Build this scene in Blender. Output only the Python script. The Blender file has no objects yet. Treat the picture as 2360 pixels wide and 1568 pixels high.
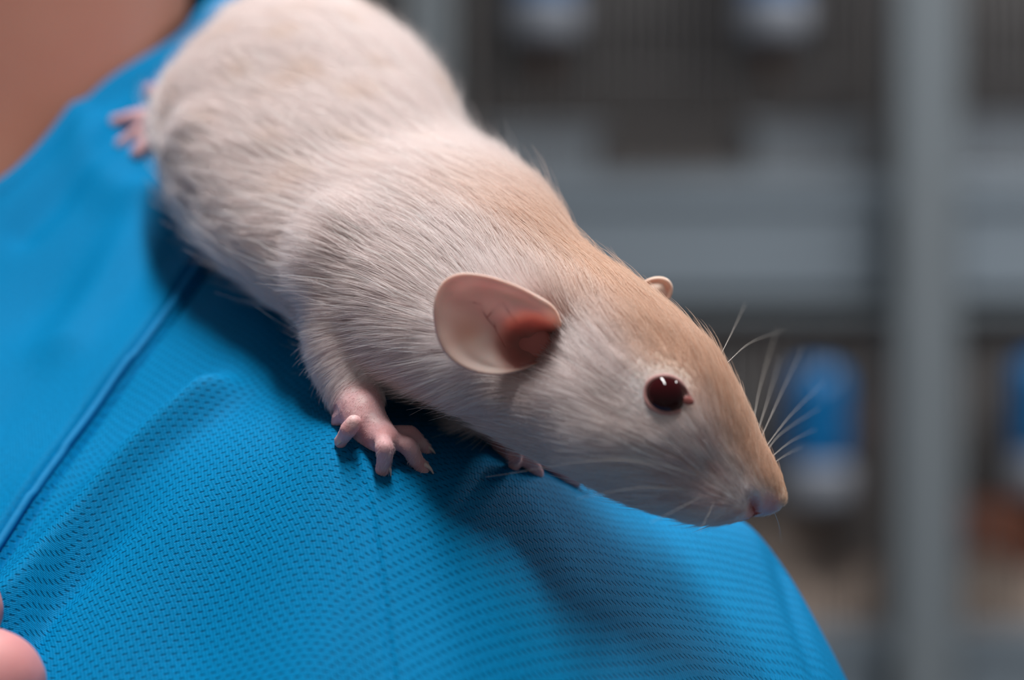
import bpy, bmesh, math, random
import numpy as np
from mathutils import Vector, Matrix, Quaternion
from mathutils.bvhtree import BVHTree

# ------------------------------------------------------------------ camera, world, lights, exposure
scene = bpy.context.scene
ZC = 1.45                      # camera height: shoulder height of a standing person
FPX = 5000.0                   # focal length in pixels of the 2360 px frame
FOCUS = 0.311
cam_d = bpy.data.cameras.new('camera')
cam_d.sensor_width = 23.6
cam_d.lens = 50.0
cam_d.clip_start = 0.01
cam_d.dof.use_dof = True
cam_d.dof.focus_distance = FOCUS
cam_d.dof.aperture_fstop = 5.6
cam = bpy.data.objects.new('camera', cam_d)
scene.collection.objects.link(cam)
cam.location = (0, 0, ZC)
cam.rotation_euler = (math.radians(90), 0, 0)
scene.camera = cam

world = bpy.data.worlds.new('room_light')
scene.world = world
world.use_nodes = True
world.node_tree.nodes['Background'].inputs[0].default_value = (0.92, 0.96, 1.0, 1)
world.node_tree.nodes['Background'].inputs[1].default_value = 0.18

def area(name, loc, target, sx, sy, power, col=(1, 1, 1), yaw=0.0):
    l = bpy.data.lights.new(name, 'AREA')
    l.shape = 'RECTANGLE'; l.size = sx; l.size_y = sy; l.energy = power; l.color = col
    o = bpy.data.objects.new(name, l)
    scene.collection.objects.link(o)
    o.location = loc
    d = Vector(target) - Vector(loc)
    o.rotation_euler = d.to_track_quat('-Z', 'Y').to_euler()
    o.rotation_euler.rotate_axis('Z', math.radians(yaw))
    return o
# fluorescent ceiling tube of the room (its streak is mirrored in the rat's eye): level, at ceiling height
area('ceiling_tube_above_offscreen', (-0.03, 0.36, ZC + 1.05), (-0.03, 0.36, 0), 0.10, 1.2, 30.0, (1.0, 0.985, 0.97), 13)
area('rack_fill_offscreen', (0.95, 1.40, ZC + 1.05), (0.95, 1.40, 0), 0.10, 1.2, 30.0, (1.0, 0.985, 0.97), 13)  # unseen lamp like the tube, added to light the cage rack

vs = scene.view_settings
vs.view_transform = 'Standard'; vs.look = 'None'; vs.exposure = -0.34; vs.gamma = 1.0
vs.use_curve_mapping = False

rng = np.random.default_rng(7)
random.seed(7)

# ------------------------------------------------------------------ helpers
def P(px, py, D):
    """point in the room (metres) that stands at distance D in front of the camera on the line of sight px, py"""
    return np.array([(px - 1180.0) / FPX * D, D, ZC + (784.0 - py) / FPX * D])

def srgb(r, g, b):
    f = lambda c: (c / 255 / 12.92) if c / 255 <= 0.04045 else ((c / 255 + 0.055) / 1.055) ** 2.4
    return (f(r), f(g), f(b), 1.0)

def tag(o, label=None, cat=None, group=None, kind=None):
    if label: o['label'] = label
    if cat: o['category'] = cat
    if group: o['group'] = group
    if kind: o['kind'] = kind
    return o

def link(name, data, parent=None, mat=None):
    o = bpy.data.objects.new(name, data)
    scene.collection.objects.link(o)
    if mat is not None and not data.materials:
        data.materials.append(mat)
    if parent is not None:
        o.parent = parent
        o.matrix_parent_inverse = parent_inv(parent)
    return o

def parent_inv(p):
    m = Matrix.Translation(p.location)
    q = p.parent
    while q is not None:
        m = Matrix.Translation(q.location) @ m if q.type == 'EMPTY' else m
        q = q.parent
    return m.inverted() if p.type == 'EMPTY' else Matrix.Identity(4)

def mesh_data(name, verts, faces, smooth=True):
    me = bpy.data.meshes.new(name)
    me.from_pydata([tuple(map(float, v)) for v in verts], [], [tuple(int(i) for i in f) for f in faces])
    if smooth:
        me.polygons.foreach_set('use_smooth', [True] * len(me.polygons))
    me.update()
    return me

def mesh(name, verts, faces, mat, parent=None, smooth=True):
    return link(name, mesh_data(name, verts, faces, smooth), parent, mat)

def empty(name, loc):
    o = bpy.data.objects.new(name, None)
    scene.collection.objects.link(o)
    o.location = loc
    o.empty_display_size = 0.01
    return o

def frame_from(t):
    t = t / np.linalg.norm(t)
    a = np.array([0, 0, 1.0]) if abs(t[2]) < 0.9 else np.array([1.0, 0, 0])
    u = np.cross(t, a); u /= np.linalg.norm(u)
    v = np.cross(t, u)
    return t, u, v

def resample(pts, n):
    """Catmull-Rom resample of an (k, m) array"""
    pts = np.asarray(pts, float)
    k = len(pts)
    if k == 2:
        return pts[0] + np.linspace(0, 1, n)[:, None] * (pts[1] - pts[0])
    ext = np.vstack([2 * pts[0] - pts[1], pts, 2 * pts[-1] - pts[-2]])
    s = np.linspace(0, k - 1 - 1e-9, n)
    i = np.floor(s).astype(int); t = (s - i)[:, None]
    p0, p1, p2, p3 = ext[i], ext[i + 1], ext[i + 2], ext[i + 3]
    return 0.5 * (2 * p1 + (p2 - p0) * t + (2 * p0 - 5 * p1 + 4 * p2 - p3) * t ** 2 + (3 * p1 - p0 - 3 * p2 + p3) * t ** 3)

def tube(pts, rad, seg=10, n=None, roundcap=True, squash=None):
    """closed tube along pts with radii; returns verts, faces"""
    a = np.hstack([np.asarray(pts, float), np.asarray(rad, float)[:, None]])
    if n: a = resample(a, n)
    c, r = a[:, :3], np.maximum(a[:, 3], 1e-6)
    if roundcap:
        def cap(p, q, rr):
            d = (p - q) / np.linalg.norm(p - q)
            return [(p + d * rr * math.sin(x), rr * math.cos(x)) for x in (0.5, 0.95, 1.3)]
        st = cap(c[0], c[1], r[0])[::-1]; en = cap(c[-1], c[-2], r[-1])
        c = np.vstack([[x[0] for x in st], c, [x[0] for x in en]])
        r = np.concatenate([[x[1] for x in st], r, [x[1] for x in en]])
    T = np.gradient(c, axis=0)
    V = []; u = None
    for i in range(len(c)):
        t = T[i] / (np.linalg.norm(T[i]) + 1e-12)
        if u is None: _, u, _ = frame_from(t)
        u = u - t * (u @ t); u /= np.linalg.norm(u) + 1e-12
        v = np.cross(t, u)
        for k in range(seg):
            an = 2 * math.pi * k / seg
            V.append(c[i] + r[i] * (math.cos(an) * u + math.sin(an) * v))
    F = []
    m = len(c)
    for i in range(m - 1):
        for k in range(seg):
            a0 = i * seg + k; a1 = i * seg + (k + 1) % seg
            F.append((a0, a1, a1 + seg, a0 + seg))
    V.append(c[0]); V.append(c[-1])
    for k in range(seg):
        F.append((m * seg, (k + 1) % seg, k))
        F.append((m * seg + 1, (m - 1) * seg + k, (m - 1) * seg + (k + 1) % seg))
    return np.array(V), F

def ball(c, rx, ry=None, rz=None, axes=None, nu=20, nv=12):
    ry = ry or rx; rz = rz or rx
    ax = np.eye(3) if axes is None else np.asarray(axes)
    V = [np.array(c) + ax[2] * rz]
    for j in range(1, nv):
        th = math.pi * j / nv
        for k in range(nu):
            ph = 2 * math.pi * k / nu
            V.append(np.array(c) + ax[0] * rx * math.sin(th) * math.cos(ph) + ax[1] * ry * math.sin(th) * math.sin(ph) + ax[2] * rz * math.cos(th))
    V.append(np.array(c) - ax[2] * rz)
    F = []
    for k in range(nu):
        F.append((0, 1 + k, 1 + (k + 1) % nu))
        for j in range(nv - 2):
            a0 = 1 + j * nu + k; a1 = 1 + j * nu + (k + 1) % nu
            F.append((a0, a0 + nu, a1 + nu, a1))
        b = 1 + (nv - 2) * nu
        F.append((b + k, len(V) - 1, b + (k + 1) % nu))
    return np.array(V), F

def join(parts):
    V, F, o = [], [], 0
    for v, f in parts:
        V.append(np.asarray(v)); F += [tuple(i + o for i in q) for q in f]; o += len(v)
    return np.vstack(V), F

def box(x0, x1, y0, y1, z0, z1, bev=0.0):
    bm = bmesh.new()
    bmesh.ops.create_cube(bm, size=1.0)
    for v in bm.verts:
        v.co = Vector((x0 + (v.co.x + .5) * (x1 - x0), y0 + (v.co.y + .5) * (y1 - y0), z0 + (v.co.z + .5) * (z1 - z0)))
    if bev:
        bmesh.ops.bevel(bm, geom=bm.edges[:], offset=bev, segments=2, affect='EDGES', profile=0.5)
    V = [tuple(v.co) for v in bm.verts]; F = [tuple(v.index for v in f.verts) for f in bm.faces]
    bm.free()
    return np.array(V), F

def voxel_union(V, F, size):
    """one continuous skin around overlapping closed shapes (numpy verts, tris/quads)"""
    me = mesh_data('union', V, F)
    o = bpy.data.objects.new('union', me); scene.collection.objects.link(o)
    m = o.modifiers.new('r', 'REMESH'); m.mode = 'VOXEL'; m.voxel_size = size; m.adaptivity = 0.0
    dg = bpy.context.evaluated_depsgraph_get()
    ev = o.evaluated_get(dg); out = bpy.data.meshes.new_from_object(ev)
    bpy.data.objects.remove(o); bpy.data.meshes.remove(me)
    n = len(out.vertices); v = np.empty(n * 3); out.vertices.foreach_get('co', v)
    f = [tuple(p.vertices) for p in out.polygons]
    e = np.empty(len(out.edges) * 2, int); out.edges.foreach_get('vertices', e)
    bpy.data.meshes.remove(out)
    return v.reshape(-1, 3), f, e.reshape(-1, 2)

def relax(v, e, w, it, lam=0.5, mu=-0.52):
    """Taubin smoothing, weight w per vertex"""
    n = len(v)
    deg = np.bincount(e.ravel(), minlength=n).astype(float)[:, None]
    for k in range(it):
        for fac in (lam, mu):
            s = np.empty_like(v)
            for c in range(3):
                s[:, c] = np.bincount(e[:, 0], v[e[:, 1], c], n) + np.bincount(e[:, 1], v[e[:, 0], c], n)
            v = v + fac * w[:, None] * (s / deg - v)
    return v

def smoothstep(a, b, x):
    t = np.clip((x - a) / (b - a), 0, 1)
    return t * t * (3 - 2 * t)

def seg_dist(p, line):
    """distance of points p (n,d) to polyline (k,d): distance, arc parameter, side (2-D only)"""
    best = np.full(len(p), 1e9); par = np.zeros(len(p)); side = np.zeros(len(p)); acc = 0
    for a, b in zip(line[:-1], line[1:]):
        d = b - a; L = np.linalg.norm(d)
        t = np.clip(((p - a) @ d) / (L * L), 0, 1)
        q = a + t[:, None] * d
        dd = np.linalg.norm(p - q, axis=1)
        m = dd < best
        best[m] = dd[m]; par[m] = acc + t[m] * L
        if p.shape[1] == 2:
            cr = d[0] * (p[:, 1] - a[1]) - d[1] * (p[:, 0] - a[0])
            side[m] = np.sign(cr[m])
        acc += L
    return best, par / acc, side

# ------------------------------------------------------------------ materials
def material(name):
    m = bpy.data.materials.new(name); m.use_nodes = True
    nt = m.node_tree
    return m, nt, nt.nodes['Principled BSDF']

def plain(name, col, rough=0.5, spec=0.4, metal=0.0, noise=0.0, scale=60.0, coat=0.0):
    m, nt, b = material(name)
    b.inputs['Roughness'].default_value = rough
    b.inputs['Specular IOR Level'].default_value = spec
    b.inputs['Metallic'].default_value = metal
    b.inputs['Coat Weight'].default_value = coat
    if noise:
        tc = nt.nodes.new('ShaderNodeTexCoord'); n = nt.nodes.new('ShaderNodeTexNoise'); r = nt.nodes.new('ShaderNodeMapRange')
        n.inputs['Scale'].default_value = scale; n.inputs['Detail'].default_value = 4
        r.inputs['To Min'].default_value = 1 - noise; r.inputs['To Max'].default_value = 1 + noise
        mx = nt.nodes.new('ShaderNodeMix'); mx.data_type = 'RGBA'; mx.blend_type = 'MULTIPLY'; mx.inputs[0].default_value = 1
        mx.inputs[6].default_value = col
        nt.links.new(tc.outputs['Object'], n.inputs['Vector']); nt.links.new(n.outputs['Fac'], r.inputs['Value'])
        nt.links.new(r.outputs['Result'], mx.inputs[7]); nt.links.new(mx.outputs[2], b.inputs['Base Color'])
    else:
        b.inputs['Base Color'].default_value = col
    return m

def cloth_material():
    m, nt, b = material('blue_mesh_knit')
    N = nt.nodes; L = nt.links
    uv = N.new('ShaderNodeUVMap'); uv.uv_map = 'UVMap'
    sep = N.new('ShaderNodeSeparateXYZ'); L.new(uv.outputs['UV'], sep.inputs[0])
    def math_(op, a, c=None):
        n = N.new('ShaderNodeMath'); n.operation = op
        for i, x in enumerate((a, c)):
            if x is None: continue
            if isinstance(x, (int, float)): n.inputs[i].default_value = x
            else: L.new(x, n.inputs[i])
        return n.outputs[0]
    def rng_(v, a, c, to0=0.0, to1=1.0):
        n = N.new('ShaderNodeMapRange'); n.interpolation_type = 'SMOOTHSTEP'
        L.new(v, n.inputs['Value']); n.inputs['From Min'].default_value = a; n.inputs['From Max'].default_value = c
        n.inputs['To Min'].default_value = to0; n.inputs['To Max'].default_value = to1
        return n.outputs['Result']
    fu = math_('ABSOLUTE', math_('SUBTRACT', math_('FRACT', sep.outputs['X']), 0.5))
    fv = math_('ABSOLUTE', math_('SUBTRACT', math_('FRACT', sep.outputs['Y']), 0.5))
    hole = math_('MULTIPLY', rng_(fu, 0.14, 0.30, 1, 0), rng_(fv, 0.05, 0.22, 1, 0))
    # fine knit loops between the holes
    lu = math_('SINE', math_('MULTIPLY', sep.outputs['X'], 2 * math.pi * 3))
    lv = math_('SINE', math_('MULTIPLY', sep.outputs['Y'], 2 * math.pi * 2))
    knit = math_('MULTIPLY', lu, lv)
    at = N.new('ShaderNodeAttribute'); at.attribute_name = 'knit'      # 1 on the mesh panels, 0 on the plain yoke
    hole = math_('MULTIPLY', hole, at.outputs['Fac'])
    noi = N.new('ShaderNodeTexNoise'); noi.inputs['Scale'].default_value = 2.5; noi.inputs['Detail'].default_value = 3
    L.new(uv.outputs['UV'], noi.inputs['Vector'])
    tone = rng_(noi.outputs['Fac'], 0.3, 0.7, 0.86, 1.1)
    tone = math_('MULTIPLY', tone, math_('ADD', 1.0, math_('MULTIPLY', knit, 0.07)))
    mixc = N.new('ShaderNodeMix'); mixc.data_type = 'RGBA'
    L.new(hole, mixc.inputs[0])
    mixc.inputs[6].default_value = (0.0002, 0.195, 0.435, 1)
    mixc.inputs[7].default_value = (0.0002, 0.045, 0.11, 1)  # holes are not cut through: the shade inside them is painted dark blue
    mul = N.new('ShaderNodeMix'); mul.data_type = 'RGBA'; mul.blend_type = 'MULTIPLY'; mul.inputs[0].default_value = 1
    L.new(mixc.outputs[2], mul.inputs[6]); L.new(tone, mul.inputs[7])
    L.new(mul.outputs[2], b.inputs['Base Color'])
    h = math_('SUBTRACT', math_('MULTIPLY', knit, 0.25), hole)
    bump = N.new('ShaderNodeBump'); bump.inputs['Strength'].default_value = 0.55; bump.inputs['Distance'].default_value = 0.0002
    L.new(h, bump.inputs['Height']); L.new(bump.outputs['Normal'], b.inputs['Normal'])
    b.inputs['Roughness'].default_value = 0.6
    b.inputs['Specular IOR Level'].default_value = 0.04
    b.inputs['Sheen Weight'].default_value = 0.0
    b.inputs['Sheen Roughness'].default_value = 0.4
    b.inputs['Sheen Tint'].default_value = (0.1, 0.6, 1, 1)
    return m

def skin_material(name, col, col2, sss=0.2, scale=0.004, nscale=60.0, rough=0.5):
    m, nt, b = material(name)
    tc = nt.nodes.new('ShaderNodeTexCoord'); n = nt.nodes.new('ShaderNodeTexNoise'); n.inputs['Scale'].default_value = nscale
    n.inputs['Detail'].default_value = 3
    mx = nt.nodes.new('ShaderNodeMix'); mx.data_type = 'RGBA'
    mx.inputs[6].default_value = col; mx.inputs[7].default_value = col2
    nt.links.new(tc.outputs['Object'], n.inputs['Vector']); nt.links.new(n.outputs['Fac'], mx.inputs[0])
    nt.links.new(mx.outputs[2], b.inputs['Base Color'])
    b.inputs['Subsurface Weight'].default_value = sss
    b.inputs['Subsurface Radius'].default_value = (1, 0.35, 0.25)
    b.inputs['Subsurface Scale'].default_value = scale
    b.inputs['Roughness'].default_value = rough
    n2 = nt.nodes.new('ShaderNodeTexNoise'); n2.inputs['Scale'].default_value = 1500
    bp = nt.nodes.new('ShaderNodeBump'); bp.inputs['Strength'].default_value = 0.12; bp.inputs['Distance'].default_value = 0.0003
    nt.links.new(tc.outputs['Object'], n2.inputs['Vector']); nt.links.new(n2.outputs['Fac'], bp.inputs['Height'])
    nt.links.new(bp.outputs['Normal'], b.inputs['Normal'])
    return m

def attr_material(name, rough, sss):
    m, nt, b = material(name)
    a = nt.nodes.new('ShaderNodeAttribute'); a.attribute_name = 'tint'
    nt.links.new(a.outputs['Color'], b.inputs['Base Color'])
    b.inputs['Roughness'].default_value = rough
    b.inputs['Subsurface Weight'].default_value = sss
    b.inputs['Subsurface Radius'].default_value = (1, 0.4, 0.3)
    b.inputs['Subsurface Scale'].default_value = 0.0012
    tc = nt.nodes.new('ShaderNodeTexCoord')
    n2 = nt.nodes.new('ShaderNodeTexNoise'); n2.inputs['Scale'].default_value = 2200
    bp = nt.nodes.new('ShaderNodeBump'); bp.inputs['Strength'].default_value = 0.35; bp.inputs['Distance'].default_value = 0.0002
    nt.links.new(tc.outputs['Object'], n2.inputs['Vector']); nt.links.new(n2.outputs['Fac'], bp.inputs['Height'])
    nt.links.new(bp.outputs['Normal'], b.inputs['Normal'])
    return m

def fur_material():
    m, nt, b = material('rat_fur')
    a = nt.nodes.new('ShaderNodeAttribute'); a.attribute_name = 'tint'
    nt.links.new(a.outputs['Color'], b.inputs['Base Color'])
    b.inputs['Roughness'].default_value = 0.42
    b.inputs['Specular IOR Level'].default_value = 0.5
    tr = nt.nodes.new('ShaderNodeBsdfTranslucent'); nt.links.new(a.outputs['Color'], tr.inputs['Color'])
    mx = nt.nodes.new('ShaderNodeMixShader'); mx.inputs[0].default_value = 0.35
    nt.links.new(b.outputs[0], mx.inputs[1]); nt.links.new(tr.outputs[0], mx.inputs[2])
    nt.links.new(mx.outputs[0], nt.nodes['Material Output'].inputs['Surface'])
    return m

def ear_material():
    m, nt, b = material('ear_skin')
    a = nt.nodes.new('ShaderNodeAttribute'); a.attribute_name = 'tint'
    nt.links.new(a.outputs['Color'], b.inputs['Base Color'])
    b.inputs['Roughness'].default_value = 0.5
    b.inputs['Subsurface Weight'].default_value = 0.3
    b.inputs['Subsurface Radius'].default_value = (1, 0.4, 0.3)
    b.inputs['Subsurface Scale'].default_value = 0.001
    tr = nt.nodes.new('ShaderNodeBsdfTranslucent'); nt.links.new(a.outputs['Color'], tr.inputs['Color'])
    mx = nt.nodes.new('ShaderNodeMixShader'); mx.inputs[0].default_value = 0.3
    nt.links.new(b.outputs[0], mx.inputs[1]); nt.links.new(tr.outputs[0], mx.inputs[2])
    nt.links.new(mx.outputs[0], nt.nodes['Material Output'].inputs['Surface'])
    return m

M = {}
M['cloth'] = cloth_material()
M['seam'] = plain('blue_seam_thread', (0.0004, 0.19, 0.43, 1), 0.75, 0.2, noise=0.15, scale=900)
M['neck'] = skin_material('neck_skin', srgb(208, 150, 130), srgb(196, 126, 104), 0.2, 0.004, 45)
M['hand'] = skin_material('hand_skin', srgb(214, 150, 150), srgb(200, 128, 126), 0.25, 0.004, 120)
M['ratskin'] = attr_material('rat_skin', 0.55, 0.2)
M['fur'] = fur_material()
M['ear'] = ear_material()
M['canal'] = plain('ear_canal_flesh', srgb(196, 122, 114), 0.5)
M['vein'] = plain('ear_vein', srgb(192, 122, 114), 0.5)
M['eye'] = plain('ruby_eye', srgb(50, 8, 12), 0.04, 0.3)
M['lid'] = plain('eyelid_skin', srgb(176, 128, 124), 0.6)
M['nostril'] = plain('nostril_flesh', srgb(176, 96, 96), 0.5)
M['duct'] = plain('tear_duct_flesh', srgb(150, 84, 78), 0.4)
M['claw'] = plain('claw_horn', srgb(222, 196, 186), 0.3, 0.5)
M['whisker'] = plain('whisker_hair', srgb(225, 215, 205), 0.35, 0.5)
M['wall'] = plain('painted_wall', srgb(120, 116, 112), 0.8, noise=0.05, scale=4)
M['floor'] = plain('vinyl_floor', srgb(110, 108, 106), 0.6, noise=0.1, scale=6)
M['post'] = plain('grey_painted_steel', srgb(112, 120, 126), 0.5, noise=0.04, scale=20)
M['tray'] = plain('white_plastic_tray', srgb(120, 131, 141), 0.5, noise=0.04, scale=12)
M['wire'] = plain('cage_wire', srgb(138, 135, 135), 0.5)
M['cageback'] = plain('dark_cage_panel', srgb(160, 153, 151), 0.7, noise=0.08, scale=8)
M['nest'] = plain('pale_plastic_box', srgb(140, 150, 160), 0.5, noise=0.05, scale=20)
M['bottle'] = plain('blue_bottle_plastic', (0.001, 0.13, 0.35, 1), 0.3, 0.5)
M['cap'] = plain('white_cap_plastic', srgb(135, 140, 150), 0.5)
M['spout'] = plain('brown_rubber_spout', srgb(70, 52, 44), 0.5)
M['bedding'] = plain('wood_shavings', srgb(172, 154, 142), 0.9, noise=0.25, scale=40)
M['orange'] = plain('orange_clay', srgb(168, 88, 46), 0.6, noise=0.1, scale=30)
M['pink'] = plain('pink_fleece', srgb(150, 112, 112), 0.9, noise=0.1, scale=40)

# ------------------------------------------------------------------ the room shell
def struct(name, vf, mat):
    o = mesh(name, vf[0], vf[1], mat, smooth=False); o['kind'] = 'structure'; return o
struct('floor', box(-2.5, 3.0, -1.0, 2.75, -0.05, 0.0), M['floor'])
struct('wall_back', box(-2.5, 3.0, 2.70, 2.80, 0.0, 2.7), M['wall'])

# ------------------------------------------------------------------ the shoulder: one height field z(x, y), millimetres around the line of sight
CTRL_PX = [  # px, py, distance: where the cloth stands
    (100, 1400, .309), (400, 1210, .311), (750, 1045, .311), (1050, 1125, .311), (1300, 1255, .311), (1600, 1480, .311),
    (870, 905, .333), (720, 860, .334), (1100, 1010, .330), (1245, 1090, .325), (1420, 1170, .330), (1650, 1300, .330), (1850, 1568, .322),
    (850, 1568, .286), (100, 1568, .299), (1400, 1568, .297), (450, 1500, .298),
    (480, 590, .372), (240, 930, .345), (0, 1280, .320), (420, 500, .388), (310, 320, .404), (600, 700, .352), (150, 700, .372), (0, 900, .352),
    (0, 430, .396), (120, 300, .412), (250, 190, .425), (370, 100, .438), (480, 15, .450),
    (1740, 1218, .345), (1860, 1395, .343), (1950, 1568, .341),
]
CTRL_MM = [  # x, y, z
    (-38, 382, 12), (-36, 420, 34), (-40, 450, 46), (-30, 480, 40), (-12, 345, -4), (-12, 380, 12), (-8, 410, 18), (0, 440, 12),
    (15, 350, -20), (15, 380, -14), (20, 410, -20), (34, 380, -40), (40, 420, -60), (60, 370, -78), (75, 340, -105), (70, 300, -105), (62, 420, -100),
    (-55, 480, 72), (-60, 520, 70), (-85, 520, 84), (-125, 520, 84), (-165, 480, 70), (-180, 430, 48), (-130, 390, 22), (-160, 400, 34),
    (-120, 340, -18), (-170, 340, -20), (-110, 300, -52), (-170, 300, -58), (-170, 245, -105), (-110, 245, -104), (-60, 240, -104), (-19, 240, -100), (20, 245, -110), (55, 260, -115),
    (-85, 560, 45), (-30, 540, 10), (30, 500, -70), (-170, 560, 45), (75, 480, -130),
]
_c = []
for px, py, D in CTRL_PX:
    q = P(px, py, D) * 1000; _c.append((q[0], q[1], q[2] - ZC * 1000))
_c = np.array(_c + CTRL_MM, float)
def _phi(r2):
    return 0.5 * r2 * np.log(r2 + 1e-9)
_n = len(_c); _s = 0.01
_K = _phi((((_c[:, None, :2] - _c[None, :, :2]) * _s) ** 2).sum(-1)) + np.eye(_n) * 0.002
_A = np.zeros((_n + 3, _n + 3)); _A[:_n, :_n] = _K
_A[:_n, _n:] = np.c_[np.ones(_n), _c[:, :2] * _s]; _A[_n:, :_n] = _A[:_n, _n:].T
_w = np.linalg.solve(_A, np.r_[_c[:, 2], 0, 0, 0])
def base_height(xy):
    out = np.empty(len(xy))
    for i in range(0, len(xy), 20000):
        q = xy[i:i + 20000]
        k = _phi((((q[:, None, :] - _c[None, :, :2]) * _s) ** 2).sum(-1))
        out[i:i + 20000] = k @ _w[:_n] + np.c_[np.ones(len(q)), q * _s] @ _w[_n:]
    return out

def hit_with(fun, px, py, d0=0.24, d1=0.62):
    D = np.arange(d0, d1, 0.0005)
    X = (px - 1180) / FPX * D * 1000; Y = D * 1000; Z = (784 - py) / FPX * D * 1000
    h = fun(np.c_[X, Y])
    k = np.nonzero(Z <= h)[0]
    return D[k[0]] if len(k) else np.nan
def on_base(px, py):
    d = hit_with(base_height, px, py); q = P(px, py, d) * 1000
    return np.array([q[0], q[1]])

def poly(pxs):
    a = np.array([on_base(*p) for p in pxs]); return resample(a, 40)
fold_pinch = poly([(10, 1440), (130, 1290), (270, 1130), (430, 985), (600, 870)])
crease_pinch = poly([(75, 1480), (150, 1370), (280, 1220), (420, 1080)])
seam_line = poly([(-60, 1370), (0, 1275), (110, 1110), (240, 925), (360, 760), (470, 610), (520, 560)])
shoulder_seam = poly([(800, 1000), (815, 1045), (850, 1170), (880, 1350), (905, 1560), (912, 1640)])
fold_arm = poly([(1790, 1290), (1830, 1420), (1880, 1568)])
fold_mid = poly([(1180, 1150), (1380, 1270), (1580, 1420), (1740, 1568)])
fold_left = poly([(330, 500), (250, 640), (150, 800)])
fold_foot = poly([(185, 245), (195, 340), (240, 430), (320, 475), (400, 455)])
fold_collar = poly([(60, 520), (230, 340), (360, 190), (450, 90)])

def detail(xy):
    z = np.zeros(len(xy))
    d, t, s = seg_dist(xy, fold_pinch); sd = d * s
    env = smoothstep(0, .08, t) * (1 - smoothstep(.75, 1, t)) + (1 - smoothstep(0, .08, t)) * 1.0
    z += 5.4 * env * np.where(s < 0, np.exp(-(d / 2.6) ** 2), np.exp(-(d / 5.0) ** 2))
    d, t, s = seg_dist(xy, crease_pinch)
    z -= 2.2 * (1 - smoothstep(.35, 1, t)) * np.exp(-(d / 2.2) ** 2)
    d, t, s = seg_dist(xy, seam_line)
    z += -2.4 * np.exp(-((d - 1.7) / .75) ** 2) + 0.2 * np.exp(-(d / .8) ** 2)
    z += 0.9 * np.exp(-(d / 6.0) ** 2) * np.where(s > 0, 1, .5)
    d, t, s = seg_dist(xy, shoulder_seam)
    z += -0.8 * np.exp(-(d / .55) ** 2) + .9 * np.exp(-(d / 3.5) ** 2) * np.where(s > 0, 1, .6)
    d, t, s = seg_dist(xy, fold_arm)
    z -= 1.6 * np.exp(-(d / 2.2) ** 2)
    d, t, s = seg_dist(xy, fold_mid)
    z -= 1.7 * smoothstep(.05, .5, t) * np.exp(-(d / 8) ** 2)
    d, t, s = seg_dist(xy, fold_left)
    z += 2.6 * np.exp(-(d / 5) ** 2)
    d, t, s = seg_dist(xy, fold_foot)
    z += 2.2 * smoothstep(0, .15, t) * (1 - smoothstep(.85, 1, t)) * np.exp(-(d / 4) ** 2)
    d, t, s = seg_dist(xy, fold_collar)
    z -= 2.4 * np.exp(-(d / 4) ** 2)
    x, y = xy[:, 0], xy[:, 1]
    z += 0.35 * np.sin(x * .19 + y * .11 + 1.0) * np.sin(y * .15 - x * .07) + .2 * np.sin(x * .33 - y * .27)
    return z
def height(xy):
    return base_height(xy) + detail(xy)
def surf_d(px, py):
    return hit_with(height, px, py)

# collar ring around the neck (x, y in mm), z from the cloth itself
NECK = np.array([-125.0, 458.0])
ring_px = [on_base(0, 452), on_base(120, 325), on_base(235, 210), on_base(370, 116), on_base(488, 30)]
ang = []
for q in ring_px:
    v = q - NECK; ang.append((math.atan2(v[1], v[0]), np.linalg.norm(v)))
ang.sort()
_ra = np.array([a for a, r in ang]); _rr = np.array([r for a, r in ang])
th = np.linspace(-math.pi, math.pi, 181)[:-1]
ring_r = np.interp(th, np.r_[_ra[-1] - 2 * math.pi, _ra[0] - 1.2, _ra, _ra[-1] + .8, _ra[-1] + 2.0, _ra[0] - 1.2 + 2 * math.pi],
                   np.r_[_rr[-1], 66, _rr, 66, 66, 66])
for _ in range(6): ring_r = (np.roll(ring_r, 1) + 2 * ring_r + np.roll(ring_r, -1)) / 4
def ring_radius(a):
    return np.interp(a, np.r_[th, math.pi], np.r_[ring_r, ring_r[0]])

person = empty('person', (-0.125, 0.42, 0.0))
tag(person, 'person in a blue knit sports shirt whose bare neck and shoulder carry the rat', 'person')

gx = np.unique(np.round(np.r_[np.arange(-190, -105, 2.5), np.arange(-105, 62, .5), np.arange(62, 82, 2.0)], 3))
gy = np.unique(np.round(np.r_[np.arange(235, 280, 1.5), np.arange(280, 420, .5), np.arange(420, 470, 1.0), np.arange(470, 572, 3)], 3))
XX, YY = np.meshgrid(gx, gy, indexing='ij')
xy = np.c_[XX.ravel(), YY.ravel()]
zz = height(xy)
ZZ = zz.reshape(XX.shape)
ni, nj = XX.shape
V = np.c_[xy[:, 0] / 1000, xy[:, 1] / 1000, ZC + zz / 1000]
idx = np.arange(ni * nj).reshape(ni, nj)
rel = xy - NECK
inside = (np.linalg.norm(rel, axis=1) < ring_radius(np.arctan2(rel[:, 1], rel[:, 0]))).reshape(ni, nj)
F = np.stack([idx[:-1, :-1], idx[1:, :-1], idx[1:, 1:], idx[:-1, 1:]], -1).reshape(-1, 4)
keep = ~(inside[:-1, :-1] & inside[1:, :-1] & inside[1:, 1:] & inside[:-1, 1:]).reshape(-1)
F = F[keep]
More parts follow.
